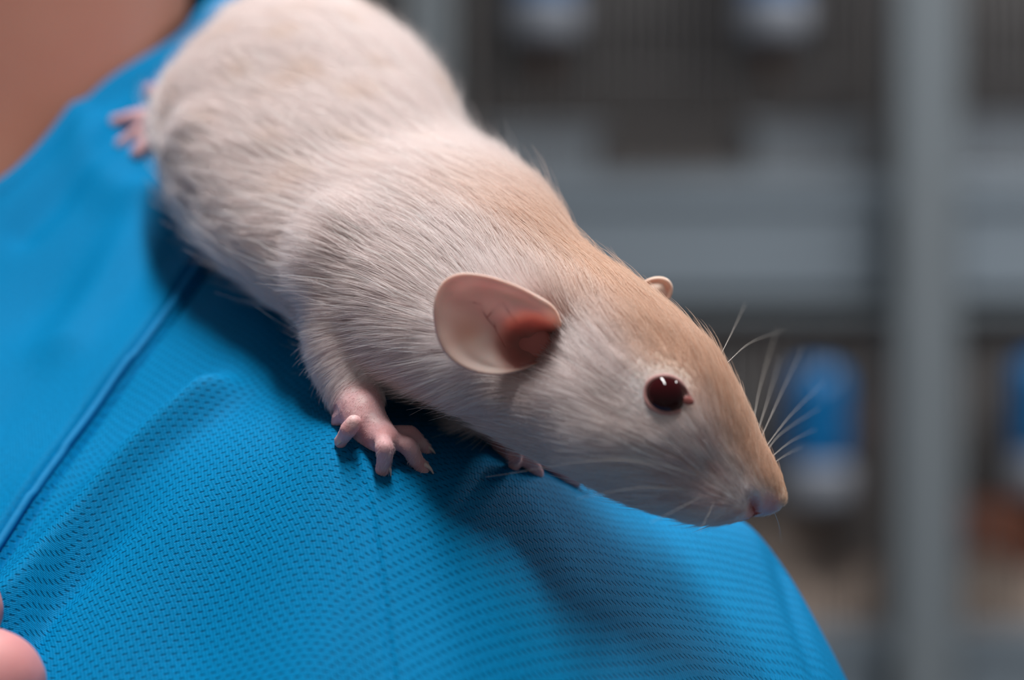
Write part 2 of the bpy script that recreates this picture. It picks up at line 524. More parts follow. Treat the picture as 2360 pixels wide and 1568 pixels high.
# the shirt runs on downwards round the chest, arm and back
per = np.r_[idx[:, 0], idx[-1, 1:], idx[-2::-1, -1], idx[0, -2:0:-1]]
nV = len(V)
low = V[per].copy(); cen = np.array([-0.07, 0.40])
low2 = low.copy(); low2[:, :2] = cen + (low[:, :2] - cen) * 1.12; low2[:, 2] = np.minimum(low[:, 2] - 0.03, ZC - 0.16)
low3 = low2.copy(); low3[:, 2] = ZC - 0.62
V = np.vstack([V, low2, low3])
k = len(per); a = np.arange(k); b = (a + 1) % k
sk1 = np.stack([per[a], nV + a, nV + b, per[b]], -1)
sk2 = np.stack([nV + a, nV + k + a, nV + k + b, nV + b], -1)
F = np.vstack([F, sk1, sk2])
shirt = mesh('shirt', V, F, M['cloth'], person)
shirt['label'] = 'bright blue mesh knit shirt with sleeve seam'
# knit coordinates: along the cloth
dzdy = np.gradient(ZZ, gy, axis=1)
ss = np.concatenate([np.zeros((ni, 1)), np.cumsum(np.sqrt(1 + ((dzdy[:, 1:] + dzdy[:, :-1]) / 2) ** 2) * np.diff(gy)[None, :], axis=1)], axis=1)
j0 = np.argmin(abs(gy - 311)); ss = ss - ss[:, j0:j0 + 1]
dzdx = np.gradient(ZZ, gx, axis=0)
su = np.concatenate([np.zeros((1, nj)), np.cumsum(np.sqrt(1 + ((dzdx[1:] + dzdx[:-1]) / 2) ** 2) * np.diff(gx)[:, None], axis=0)], axis=0)
uvx = XX * .75 + .25 * su
Bm = np.linalg.inv(np.array([[1.55, .80], [-.55, .75]]))
uvs = np.c_[uvx.ravel(), ss.ravel()] @ Bm.T
uvs = np.vstack([uvs, uvs[per], uvs[per]])
lay = shirt.data.uv_layers.new(name='UVMap')
li = np.empty(len(shirt.data.loops), int); shirt.data.loops.foreach_get('vertex_index', li)
lay.data.foreach_set('uv', uvs[li].astype(np.float32).ravel())
d, t, s = seg_dist(xy, seam_line)
yoke = s < 0
if np.mean(yoke[xy[:, 0] > 0]) > .5: yoke = ~yoke
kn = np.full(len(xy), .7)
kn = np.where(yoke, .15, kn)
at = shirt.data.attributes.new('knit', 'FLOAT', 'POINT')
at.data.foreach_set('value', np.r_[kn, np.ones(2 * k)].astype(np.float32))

def hz(q):
    return height(np.atleast_2d(q))[0]
def cloth_pt(q, up=0.0):
    return np.array([q[0] / 1000, q[1] / 1000, ZC + (hz(q) + up) / 1000])
# raised welt between the two stitched grooves of the raglan seam
sl = resample(seam_line, 70)
v, f = tube([cloth_pt(q, 0.1) for q in sl], [0.0007] * len(sl), 8)
mesh('seam_welt', v, f, M['seam'], shirt)
# the shirt's neck band
cv = []
for aa in th:
    r = ring_radius(aa); q = NECK + r * np.array([math.cos(aa), math.sin(aa)])
    z = hz(q); inw = -np.array([math.cos(aa), math.sin(aa), 0])
    wv = inw * .45 + np.array([0, 0, .9]); wv /= np.linalg.norm(wv)
    nv = np.cross(wv, [-math.sin(aa), math.cos(aa), 0])
    c = np.array([q[0], q[1], z]) - wv * 2.5
    cv.append([c + wv * 4.5 * math.cos(p) + nv * 1.3 * math.sin(p) for p in np.linspace(0, 2 * math.pi, 13)[:-1]])
cv = np.array(cv)
V = cv.reshape(-1, 3) / 1000; V[:, 2] += ZC
F = [(i * 12 + j, ((i + 1) % 180) * 12 + j, ((i + 1) % 180) * 12 + (j + 1) % 12, i * 12 + (j + 1) % 12) for i in range(180) for j in range(12)]
nb = mesh('neck_band', V, F, M['cloth'], shirt)
uvn = nb.data.uv_layers.new(name='UVMap')

# neck and shoulders of the person, one skin
V = []; F = []
prof = [(-150, 118, 100), (-90, 112, 96), (-40, 88, 84), (0, 66, 66), (30, 58, 58), (60, 56, 57), (90, 56, 58), (120, 57, 60), (150, 60, 64), (175, 56, 60), (185, 30, 34)]
prof = resample(prof, 50)
for z, rx, ry in prof:
    for k_ in range(64):
        a_ = 2 * math.pi * k_ / 64
        V.append(((NECK[0] + rx * math.cos(a_)) / 1000, (NECK[1] + 3 + ry * math.sin(a_)) / 1000, ZC + z / 1000))
m_ = len(prof)
for i in range(m_ - 1):
    for k_ in range(64):
        F.append((i * 64 + k_, i * 64 + (k_ + 1) % 64, (i + 1) * 64 + (k_ + 1) % 64, (i + 1) * 64 + k_))
F.append(tuple(range(64))[::-1]); F.append(tuple((m_ - 1) * 64 + i for i in range(64)))
body = mesh('body', V, F, M['neck'], person)
body['label'] = 'bare reddish tan neck'

# ------------------------------------------------------------------ the rat: shape
# pairs of back line / belly line and distance of the middle, half depth in mm
ST = [  # Ax, Ay, Bx, By, D, depth, shrink px
    (560, 30, 548, 44, .412, 3, 0),
    (620, 12, 530, 68, .410, 9, 4),
    (720, 2, 468, 120, .405, 15, 10),
    (850, 22, 400, 190, .396, 20, 13),
    (940, 80, 368, 250, .388, 22, 14),
    (1010, 155, 363, 325, .380, 22.5, 14),
    (1062, 250, 388, 400, .370, 22.5, 14),
    (1092, 320, 440, 500, .361, 22, 14),
    (1150, 352, 535, 605, .348, 20.5, 14),
    (1230, 405, 640, 700, .337, 19.5, 14),
    (1300, 468, 745, 790, .328, 18.5, 14),
    (1400, 580, 880, 872, .319, 17, 13),
    (1508, 652, 1050, 945, .313, 16, 12),
    (1595, 722, 1194, 1034, .309, 15.2, 11),
    (1668, 805, 1346, 1110, .307, 13.6, 9),
    (1712, 885, 1465, 1168, .306, 11, 7),
    (1752, 980, 1565, 1196, .306, 8, 5),
    (1785, 1050, 1640, 1205, .306, 6.0, 4),
    (1806, 1098, 1700, 1196, .306, 4.4, 3),
    (1814, 1128, 1742, 1190, .306, 3.0, 2),
    (1814, 1150, 1772, 1186, .306, 1.8, 0),
    (1808, 1160, 1792, 1174, .306, .6, 0),
]
arr = []
for ax, ay, bx, by, D, dep, sh in ST:
    A_ = P(ax, ay, D); B_ = P(bx, by, D)
    u_ = (A_ - B_) / np.linalg.norm(A_ - B_)
    A_ = A_ - u_ * np.interp(ax, [700, 900, 1100, 1300, 1600, 1720, 1800], [6, 16, 16, 16, 14, 8, 2]) / FPX * D
    c = (A_ + B_) / 2; h = np.linalg.norm(A_ - B_) / 2 - sh / FPX * D
    n1 = (A_ - B_) / np.linalg.norm(A_ - B_)
    arr.append(np.r_[c, max(h, .0006), dep / 1000, n1])
arr = resample(np.array(arr), 110)
spine = arr[:, :3]; hh = arr[:, 3]; dd = arr[:, 4]; n1s = arr[:, 5:8]
n1s /= np.linalg.norm(n1s, axis=1)[:, None]
Ts = np.gradient(spine, axis=0); Ts /= np.linalg.norm(Ts, axis=1)[:, None]
n2s = np.tile(np.array([0, -1.0, 0]), (110, 1))   # depth of the trunk
SEG = 48
V = []; F = []
for i in range(110):
    for k_ in range(SEG):
        a_ = 2 * math.pi * k_ / SEG
        V.append(spine[i] + hh[i] * math.cos(a_) * n1s[i] + dd[i] * math.sin(a_) * n2s[i])
for i in range(109):
    for k_ in range(SEG):
        F.append((i * SEG + k_, i * SEG + (k_ + 1) % SEG, (i + 1) * SEG + (k_ + 1) % SEG, (i + 1) * SEG + k_))
F.append(tuple(range(SEG))[::-1]); F.append(tuple(109 * SEG + i for i in range(SEG)))
shapes = [(np.array(V), F)]
mm = 0.001
def blob(px, py, D, rx, ry=None, rz=None, rot=0.0):
    """ellipsoid: rx along image direction rot (degrees, clockwise from right), rz across it, ry in depth"""
    c_, s_ = math.cos(math.radians(rot)), math.sin(math.radians(rot))
    ax = [(c_, 0, -s_), (0, 1, 0), (s_, 0, c_)]
    shapes.append(ball(P(px, py, D), rx * mm, (ry or rx) * mm, (rz or rx) * mm, ax))
blob(875, 655, .3300, 14, 13.5, 12, 50)     # shoulder
blob(600, 420, .367, 16, 16, 12, 45)        # near haunch
blob(1400, 985, .301, 9, 8.5, 7, 40)        # cheek
blob(1490, 890, .3015, 7, 8, 5.5, 50)       # brow
blob(1632, 1122, .3019, 5.6, 5.0, 4.9, 45)  # whisker pad
blob(1692, 1152, .3030, 3.8, 3.6, 3.0, 45)
blob(1010, 800, .3400, 16, 12, 12, 35)       # chest, filled out unseen to shut off light behind the foreleg
blob(1628, 1120, .3095, 5.6, 5.0, 5.0, 45)
blob(1777, 1143, .3055, 2.3, 3.0, 2.1, 45)  # nose pad
digits = []; claws = []; limbs = []
def limb(pts, n=14):
    """pts: px, py, D, r mm"""
    q = [P(a, b, c) for a, b, c, r in pts]; r = [x[3] * mm for x in pts]
    shapes.append(tube(q, r, 12, n)); return np.array(q)
def rest(px, py, r, lift=0.0):
    """place a digit joint of radius r (mm) on the cloth"""
    d = surf_d(px, py)
    return (px, py, d - (r * .75 + lift) * mm, r)
# near foreleg and paw
wr = surf_d(850, 985) - .006
limbs.append(limb([(850, 690, .326, 9), (800, 790, .3225, 6.6), (812, 860, .320, 5.2), (826, 920, .3175, 4.0), (835, 955, wr + .002, 3.3), (852, 985, wr + .0012, 2.9)]))
fp = [limb([(835, 950, wr + .002, 3.1), (860, 990, wr + .0015, 2.9), (885, 1012, surf_d(885, 1040) - .0036, 2.3)], 8)]
shapes.append(ball(P(866, 1000, wr + .0022), 3.4 * mm, 2.2 * mm, 2.6 * mm, [(.8, 0, -.6), (0, 1, 0), (.6, 0, .8)]))
def digit(pts, tipclaw, rc=.42):
    q = [P(a, b, c) for a, b, c, r in pts]; r = [x[3] * mm for x in pts]
    shapes.append(tube(q, r, 10, 3 * len(pts)))
    shapes.append(ball(q[-1], r[-1] * 1.08)); shapes.append(ball(q[1], r[1] * 1.1))
    digits.append(np.array(q)); claws.append((tipclaw, rc))
d0 = surf_d(800, 1020)
digit([(815, 975, d0 - .0042, 1.25), (803, 990, d0 - .0040, 1.15), (795, 1003, d0 - .0026, 1.1), (785, 1018, d0 - .0012, .95)],
      [(788, 1012, d0 - .0026), (781, 1021, d0 - .0024), (776, 1028, d0 - .0014)], .5)
d0 = surf_d(884, 1085)
digit([(882, 1012, d0 - .0010, 1.4), (886, 1034, d0 - .0032, 1.3), (885, 1060, d0 - .0022, 1.15), (881, 1082, d0 - .0007, 1.05)],
      [(889, 1073, d0 - .0015), (899, 1083, d0 - .0014), (901, 1103, d0 - .0002)])
d0 = surf_d(976, 1082)
digit([(898, 1012, d0 + .0000, 1.4), (940, 1029, d0 - .0026, 1.3), (955, 1056, d0 - .0016, 1.2), (975, 1079, d0 - .0006, 1.05)],
      [(979, 1071, d0 - .0014), (992, 1081, d0 - .0013), (1003, 1101, d0 - .0002)])
d0 = surf_d(983, 1040)
digit([(893, 1000, d0 - .0028, 1.3), (944, 1000, d0 - .0022, 1.2), (966, 1020, d0 - .0014, 1.1), (980, 1036, d0 - .0004, 1.0)],
      [(984, 1030, d0 - .0010), (996, 1038, d0 - .0008), (1005, 1049, d0)])
d0 = surf_d(772, 975)
digit([(800, 955, wr + .002, 1.3), (780, 965, d0 - .0016, 1.0), (774, 974, d0 - .0008, .8), (772, 979, d0 - .0004, .6)],
      [(772, 976, d0 - .0008), (771, 980, d0 - .0006), (770, 984, d0 - .0003)], .25)
# far foreleg and paw under the chin
d0 = surf_d(1240, 1090)
limbs.append(limb([(1120, 900, .327, 6), (1140, 960, .331, 4.6), (1160, 1000, .331, 3.2), (1180, 1030, d0 + .003, 2.6)]))
fp.append(limb([(1165, 1010, d0 + .003, 2.6), (1195, 1048, d0 + .0006, 2.3)], 6))
digit([(1190, 1040, d0, 1.3), (1215, 1060, d0 - .0018, 1.2), (1230, 1075, d0 - .0012, 1.15), (1238, 1092, d0 - .0004, 1.0)],
      [(1242, 1085, d0 - .001), (1248, 1093, d0 - .0008), (1250, 1104, d0)])
d0 = surf_d(1320, 1112)
digit([(1200, 1040, d0 - .001, 1.3), (1270, 1070, d0 - .0016, 1.2), (1305, 1098, d0 - .0012, 1.1), (1325, 1111, d0 - .0004, .95)],
      [(1330, 1104, d0 - .001), (1348, 1114, d0 - .0008), (1358, 1132, d0)])
d0 = surf_d(1180, 1075)
digit([(1180, 1035, d0 - .0014, 1.2), (1185, 1050, d0 - .0022, 1.1), (1186, 1062, d0 - .001, 1.0), (1185, 1074, d0 - .0004, .9)],
      [(1187, 1068, d0 - .001), (1190, 1078, d0 - .0008), (1190, 1088, d0)])
# near hind foot, toes spread backwards
d0 = surf_d(330, 300)
limbs.append(limb([(560, 420, .372, 9), (470, 330, .388, 6), (400, 280, d0 - .004, 3.8), (368, 288, d0 - .003, 3.4)]))
fp.append(limb([(420, 300, d0 - .003, 3.6), (352, 300, d0 - .0024, 3.2)], 6))
for tip, base in (((268, 281), (345, 270)), ((284, 330), (348, 296)), ((318, 352), (352, 320)), ((345, 208), (392, 232))):
    dt = surf_d(*tip); db = surf_d(*base)
    mid = (tip[0] * .5 + base[0] * .5, tip[1] * .5 + base[1] * .5 - 4)
    q1 = (tip[0] * .2 + base[0] * .8, tip[1] * .2 + base[1] * .8 - 2)
    digit([(base[0] + 25, base[1] + 2, db - .003, 1.7), (q1[0], q1[1], db - .0028, 1.6), (mid[0], mid[1], (dt + db) / 2 - .0024, 1.45), (tip[0], tip[1], dt - .001, 1.2)],
          [(tip[0] + 2, tip[1] - 4, dt - .0018), (tip[0] - 8, tip[1] - 3, dt - .0016), (tip[0] - 13, tip[1] + 3, dt - .0004)])
# far hind foot hidden behind the rump, and the tail hanging down the far side of the shoulder
limbs.append(limb([(900, 260, .392, 8), (880, 330, .400, 5), (850, 300, .408, 3.4)]))
tail_q = [P(640, 70, .408), P(690, 130, .425), P(740, 210, .446), P(800, 300, .47)]
for q in ((-22, 510), (-12, 535), (-2, 552)):
    tail_q.append(cloth_pt(q, 3.5))
shapes.append(tube(tail_q, [.0048, .0042, .0038, .0034, .003, .0024, .0016], 10, 40))

V, F = join(shapes)
rv, rf, re_ = voxel_union(V, F, 0.00045)
# smooth the trunk well, keep the paws crisp
paw_pts = np.vstack([resample(d_, 12) for d_ in digits] + [resample(q, 6) for q in fp])
def near_pts(v, pts):
    out = np.full(len(v), 1e9)
    for p in pts:
        np.minimum(out, ((v - p) ** 2).sum(1), out=out)
    return np.sqrt(out)
dpaw = near_pts(rv, paw_pts)
nose_tip = P(1785, 1150, .3055)
wsm = smoothstep(.002, .009, dpaw)
# plain diffusion on the trunk to melt the joints together, gentle on the paws
def diffuse(v, e, w, it):
    n = len(v); deg = np.bincount(e.ravel(), minlength=n).astype(float)[:, None]
    for _ in range(it):
        s = np.empty_like(v)
        for c in range(3):
            s[:, c] = np.bincount(e[:, 0], v[e[:, 1], c], n) + np.bincount(e[:, 1], v[e[:, 0], c], n)
        v = v + .5 * w[:, None] * (s / deg - v)
    return v
dn = np.linalg.norm(rv - nose_tip, axis=1)
wtr = wsm * smoothstep(.001, .016, dn)
rv = diffuse(rv, re_, wtr, 150)
rv = relax(rv, re_, np.maximum(.4, wsm), 6)

_b = BVHTree.FromPolygons([Vector(v) for v in rv], rf)
_q = P(1228, 792, 1.0) - np.array([0, 0, ZC])
_h = _b.ray_cast(Vector((0, 0, ZC)), Vector(_q).normalized())[0]
EAR_D = _h.y
_r = np.linalg.norm(rv - np.array(_h), axis=1)
rv[:, 1] += .0105 * np.exp(-(_r / .0052) ** 2)          # the ear hole
_q = P(1738, 1170, 1.0) - np.array([0, 0, ZC])
_nh = _b.ray_cast(Vector((0, 0, ZC)), Vector(_q).normalized())[0]
_e = rv - np.array(_nh); _u = np.array([.95, 0, .25]); _v = np.array([-.25, 0, .95])
_m = np.exp(-((_e @ _u) / .0007) ** 2 - ((_e @ _v) / .0015) ** 2) * (np.abs(_e[:, 1]) < .0025)
rv[:, 1] += .0026 * _m                                   # the nostril
tri = []
for q in rf:
    if len(q) == 4: tri.append((q[0], q[1], q[2])); tri.append((q[0], q[2], q[3]))
    else: tri.append(q)
tri = np.array(tri)
fn = np.cross(rv[tri[:, 1]] - rv[tri[:, 0]], rv[tri[:, 2]] - rv[tri[:, 0]])
if (fn * (rv[tri].mean(1) - rv.mean(0))).sum() < 0:
    tri = tri[:, ::-1]; rf = [q[::-1] for q in rf]; fn = -fn
area_t = np.linalg.norm(fn, axis=1) / 2
vn = np.zeros_like(rv)
for c in range(3):
    for j in range(3):
        vn[:, c] += np.bincount(tri[:, j], fn[:, c], len(rv))
vn /= np.linalg.norm(vn, axis=1)[:, None] + 1e-20
bvh = BVHTree.FromPolygons([Vector(v) for v in rv], [tuple(t) for t in tri])
def on_rat(px, py):
    o_ = Vector((0, 0, ZC)); q = P(px, py, 1.0) - np.array([0, 0, ZC])
    h, n, i, d = bvh.ray_cast(o_, Vector(q).normalized())
    return (np.array(h), np.array(n)) if h is not None else (P(px, py, .306), np.array([0, -1.0, 0]))

# coat: cream body, tan along the back of head and neck, pink bare paws, tail and nose
def spine_coords(p):
    """nearest spine station, signed height towards the back (1 = back line), for points p"""
    i = np.zeros(len(p), int); best = np.full(len(p), 1e9)
    for s_ in range(0, 110):
        d_ = ((p - spine[s_]) ** 2).sum(1); m_ = d_ < best
        best[m_] = d_[m_]; i[m_] = s_
    vv = ((p - spine[i]) * n1s[i]).sum(1) / hh[i]
    return i / 109.0, vv
def wobble(p, f, ph=0.0):
    q = p * f
    return (np.sin(q[:, 0] + 1.3 * np.sin(q[:, 2] * .7 + ph)) + np.sin(q[:, 1] * 1.1 + 1.7 * np.sin(q[:, 0] * .6 + ph)) + np.sin(q[:, 2] * .9 + ph + 1.2 * np.sin(q[:, 1] * .8))) / 3
CREAM = np.array([.91, .81, .79]); TAN = np.array([.80, .585, .455]); BRIDGE = np.array([.70, .49, .36]); PINK = np.array([.74, .42, .43]); GREYP = np.array([.74, .58, .55])
SPOTS = np.array([on_rat(*q)[0] for q in ((1607, 1075), (1640, 1128), (1660, 1148), (1682, 1168), (1572, 1068), (1605, 1105), (1630, 1132), (1655, 1162), (1632, 1045), (1663, 1042), (1655, 1095), (1676, 1107), (1590, 1120), (1700, 1186), (1560, 1100), (1712, 1180), (1580, 1150), (1615, 1165))])
def coat(p):
    s_, vv = spine_coords(p)
    w = smoothstep(.05, .70, vv + .12 * wobble(p, 400)) * smoothstep(.42, .60, s_)
    col = CREAM + (TAN - CREAM) * w[:, None]
    wb = smoothstep(.80, .92, s_) * smoothstep(-.05, .5, vv) * .75
    col = col + (BRIDGE - col) * wb[:, None]
    ds = near_pts(p, SPOTS); wsp = .6 * np.exp(-(ds / .0007) ** 2)
    col = col + (np.array([.66, .42, .39]) - col) * wsp[:, None]
    pt = smoothstep(.25, .8, wobble(p, 520, 2.0)) * smoothstep(.5, .3, s_) * .35
    return col + (np.array([.76, .61, .49]) - col) * pt[:, None]
ddig = near_pts(rv, np.vstack([resample(d_, 12) for d_ in digits]))
dfp = near_pts(rv, np.vstack([resample(q, 8) for q in fp]))
dtail = near_pts(rv, resample(np.array(tail_q), 60)[8:])
eye_hit, eye_n = on_rat(1531, 913)
bare = np.maximum.reduce([1 - smoothstep(.0018, .0034, ddig), 1 - smoothstep(.0022, .0062, dfp), 1 - smoothstep(.004, .007, dtail), 1 - smoothstep(.0020, .0040, np.linalg.norm(rv - P(1752, 1180, .3030), axis=1))])
tint = coat(rv) * .92
pk = PINK + (np.array([.62, .26, .25]) - PINK) * (.55 * smoothstep(-.1, .7, wobble(rv, 1400, .5)))[:, None]
pk = pk + (np.array([.80, .60, .57]) - pk) * (.5 * smoothstep(.1, .8, wobble(rv, 1900, 4.0)))[:, None]
tint = tint + (pk - tint) * bare[:, None]

rat = empty('rat', tuple(P(840, 500, .37) - np.array([0, 0, .02])))
tag(rat, 'cream rat with tan head and dark ruby eye crouching on the blue shoulder', 'rat')
me = mesh_data('rat_body', rv, rf)
ca = me.attributes.new('tint', 'FLOAT_COLOR', 'POINT')
ca.data.foreach_set('color', np.c_[tint, np.ones(len(tint))].astype(np.float32).ravel())
link('body', me, rat, M['ratskin'])

# ------------------------------------------------------------------ eyes
def eye(center, axis, px_axis, r=.0030):
    ax, u, v = frame_from(axis)
    u = np.asarray(px_axis, float); u = u - ax * (u @ ax); u /= np.linalg.norm(u); v = np.cross(ax, u)
    e = mesh('eye', *ball(center, r, r, r, nu=40, nv=24), M['eye'], rat)
    e['label'] = 'glossy dark ruby eye'
    # almond shaped lid rim
    ring = []
    for k_ in range(48):
        a_ = 2 * math.pi * k_ / 48
        rx_, ry_ = .0027, .0023
        px_ = rx_ * math.cos(a_); py_ = ry_ * math.sin(a_)
        if math.cos(a_) > .75: px_ += .0007 * (math.cos(a_) - .75) / .25
        depth = math.sqrt(max(r * r - min(px_ * px_ + py_ * py_, r * r * .93), 0)) * 1.0 + .00012
        ring.append(center + u * px_ + v * py_ + ax * depth)
    ring = np.array(ring); V_ = []; n_ = len(ring)
    for i in range(n_):
        rad = ring[i] - center; rad = rad - ax * (rad @ ax); rad /= np.linalg.norm(rad)
        for k_ in range(8):
            b_ = 2 * math.pi * k_ / 8
            V_.append(ring[i] + rad * (.00016 + .00036 * math.cos(b_)) + ax * (.00030 * math.sin(b_) - .0004))
    F_ = [(i * 8 + j, ((i + 1) % n_) * 8 + j, ((i + 1) % n_) * 8 + (j + 1) % 8, i * 8 + (j + 1) % 8) for i in range(n_) for j in range(8)]
    mesh('eyelid', np.array(V_), F_, M['lid'], e)
    v_, f_ = ball(center + u * .0031 + ax * (r * .46), .0010, .0003, .0006, [u, ax, v], 14, 8)
    mesh('tear_duct', v_, f_, M['duct'], e)
    return e
ecen = eye_hit + np.array([0, 1, 0]) * .0013
eax = np.array([.12, -.97, .12]); eax /= np.linalg.norm(eax)
eye(ecen, eax, (1, 0, -.25))
si = int(np.argmin(((spine - ecen) ** 2).sum(1)))
far = ecen - 2 * ((ecen - spine[si]) @ n2s[si]) * n2s[si]
fax = eax - 2 * (eax @ n2s[si]) * n2s[si]
eye(far, fax, (1, 0, -.25))

# ------------------------------------------------------------------ ears
LOBE = P(1254, 722, .295)
ORANGE = P(1075, 765, .295)
def ear(outline, dep, center, dcen, label, veins=True, pit=True):
    """outline: rim pixels; dep: rim distance at each; centre of the bowl with its distance"""
    n = 64; loop = np.array([P(x, y, d_) for (x, y), d_ in zip(outline, dep)])
    loop = np.vstack([loop, loop[:1]]); ext = np.vstack([loop[-2], loop, loop[1]])
    s = np.linspace(0, len(outline) - 1e-9, n + 1)[:-1]; i = s.astype(int); t = (s - i)[:, None]
    p0, p1, p2, p3 = ext[i], ext[i + 1], ext[i + 2], ext[np.minimum(i + 3, len(ext) - 1)]
    rim = .5 * (2 * p1 + (p2 - p0) * t + (2 * p0 - 5 * p1 + 4 * p2 - p3) * t ** 2 + (3 * p1 - p0 - 3 * p2 + p3) * t ** 3)
    C = P(*center, dcen); rings = 22; V_ = []; col = []
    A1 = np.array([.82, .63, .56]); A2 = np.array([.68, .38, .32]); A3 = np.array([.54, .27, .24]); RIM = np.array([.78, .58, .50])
    for a_ in range(rings):
        r_ = (a_ + 1) / rings
        for k_ in range(n):
            p = C + (rim[k_] - C) * r_
            g = r_ ** .8                         # bowl: deep middle, flatter towards the rim
            p[1] = C[1] + (rim[k_][1] - C[1]) * g
            dpit = np.linalg.norm((p - C)[[0, 2]]); p[1] += (.0072 if pit else 0) * math.exp(-(dpit / .0040) ** 4)
            dl_ = np.linalg.norm((p - LOBE)[[0, 2]]); p[1] -= .0017 * math.exp(-(dl_ / .0019) ** 2) if pit else 0
            p[1] += .0003 * math.exp(-((r_ - .82) / .09) ** 2) - .0002 * math.exp(-((r_ - .97) / .05) ** 2)
            V_.append(p)
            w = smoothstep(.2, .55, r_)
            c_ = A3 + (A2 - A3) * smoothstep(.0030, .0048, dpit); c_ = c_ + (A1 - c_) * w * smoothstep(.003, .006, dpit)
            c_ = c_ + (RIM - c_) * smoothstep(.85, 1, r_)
            blot = .5 + .5 * math.sin(p[0] * 900 + 2 * math.sin(p[2] * 700)) * math.sin(p[2] * 800 + 1)
            c_ = c_ + (np.array([.70, .40, .28]) - c_) * .6 * math.exp(-(np.linalg.norm((p - ORANGE)[[0, 2]]) / .0022) ** 2)
            if not pit: c_ = np.array([.80, .60, .49])
            col.append(c_ * (1 - .12 * blot * np.array([.5, 1, 1])))
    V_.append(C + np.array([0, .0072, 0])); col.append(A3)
    F_ = [(a_ * n + k_, a_ * n + (k_ + 1) % n, (a_ + 1) * n + (k_ + 1) % n, (a_ + 1) * n + k_) for a_ in range(rings - 1) for k_ in range(n)]
    F_ += [(rings * n, (k_ + 1) % n, k_) for k_ in range(n)]
    V_ = np.array(V_); nf = len(V_)
    # back skin, half a millimetre behind, closed over the rim
    back = V_.copy(); back[:, 1] += .0005
    edge = V_[(rings - 1) * n:rings * n]
    out = (edge - C); out /= np.linalg.norm(out, axis=1)[:, None]
    mid = edge + out * .0003 + np.array([0, .00025, 0])
    F_ += [tuple(q + nf for q in f_[::-1]) for f_ in F_]
    allV = np.vstack([V_, back, mid]); m0 = 2 * nf
    for k_ in range(n):
        k2 = (k_ + 1) % n; b0 = (rings - 1) * n
        F_.append((b0 + k_, b0 + k2, m0 + k2, m0 + k_)); F_.append((m0 + k_, m0 + k2, nf + b0 + k2, nf + b0 + k_))
    col = np.array(col); col = np.vstack([col, col, np.tile(RIM if pit else np.array([.80, .60, .49]), (n, 1))])
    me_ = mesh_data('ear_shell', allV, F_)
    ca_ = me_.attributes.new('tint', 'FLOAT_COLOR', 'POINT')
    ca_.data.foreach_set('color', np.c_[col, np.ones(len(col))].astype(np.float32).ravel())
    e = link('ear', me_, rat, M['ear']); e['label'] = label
    return e, rim, C
ear_out = [(1292, 752), (1275, 712), (1235, 684), (1180, 657), (1115, 637), (1060, 634), (1022, 655), (1004, 700), (1006, 752), (1020, 798), (1048, 832), (1090, 854), (1140, 862), (1185, 856), (1222, 846), (1250, 832), (1268, 800), (1285, 772)]
D0 = EAR_D
ear_dep = [D0 + .0030, D0 + .0006, D0 - .0022, D0 - .0036, D0 - .0036, D0 - .0030, D0 - .0022, D0 - .0018, D0 - .0016, D0 - .0018, D0 - .0022, D0 - .0026, D0 - .0028, D0 - .0026, D0 - .0018, D0 - .0004, D0 + .0020, D0 + .0030]
hl, _ = on_rat(1010, 740)
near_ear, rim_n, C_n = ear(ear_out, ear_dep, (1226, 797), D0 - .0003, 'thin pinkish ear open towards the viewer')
# canal, front notch bump and veins
v, f = ball(P(1230, 798, D0 + .0066), .0028, .0005, .0028, None, 20, 10)
mesh('ear_canal', v, f, M['canal'], near_ear)
def ear_pt(px, py):
    """point on the ear bowl along a line of sight"""
    C = C_n; a_ = math.atan2(-(py - 790), px - 1228)
    ra = np.array([math.atan2((q[2] - C[2]), (q[0] - C[0])) for q in rim_n]); k_ = int(np.argmin(np.abs(np.angle(np.exp(1j * (ra - a_))))))
    q = P(px, py, D0); r_ = min(1, np.linalg.norm((q - C)[[0, 2]]) / np.linalg.norm((rim_n[k_] - C)[[0, 2]]))
    y = C[1] + (rim_n[k_][1] - C[1]) * r_ ** .8 + .0003 * math.exp(-((r_ - .82) / .09) ** 2) + .0072 * math.exp(-(np.linalg.norm((q - C)[[0, 2]]) / .0040) ** 4)
    return P(px, py, y - .00003)
for ln in ([(1190, 742), (1175, 722), (1158, 697)], [(1140, 755), (1122, 733), (1112, 715), (1106, 690)], [(1122, 733), (1140, 712), (1155, 700)], [(1165, 800), (1145, 765), (1138, 742)], [(1106, 700), (1095, 698), (1085, 697)]):
    pts = resample(np.array([ear_pt(*q) for q in ln]), 8)
    v, f = tube(pts, np.linspace(.00008, .00005, 8), 6)
    mesh('vein', v, f, M['vein'], near_ear)
far_out = [(1440, 690), (1462, 668), (1490, 648), (1515, 641), (1536, 646), (1547, 662), (1545, 682), (1530, 705), (1500, 730), (1470, 735), (1445, 715)]
ear(far_out, [.3225] * 5 + [.323] * 6, (1490, 705), .3205, 'far ear, only its furred tip showing past the head', pit=False)

# ------------------------------------------------------------------ nostrils, claws
for px, py, D_, in ((1738, 1168, None), (1752, 1150, .3092)):
    h_, n_ = on_rat(px, py)
    c_ = h_ if D_ is None else P(px, py, D_)
    v, f = ball(c_ + np.array([0, .0006, 0]), .0006, .0005, .0013, [(.95, 0, .25), (0, 1, 0), (-.25, 0, .95)], 14, 10)
    mesh('nostril', v, f, M['nostril'], rat)
for pts, rc in claws:
    q = resample(np.array([P(*x) for x in pts]), 9)
    v, f = tube(q, np.linspace(rc, .04, 9) * mm, 8)
    mesh('claw', v, f, M['claw'], rat)

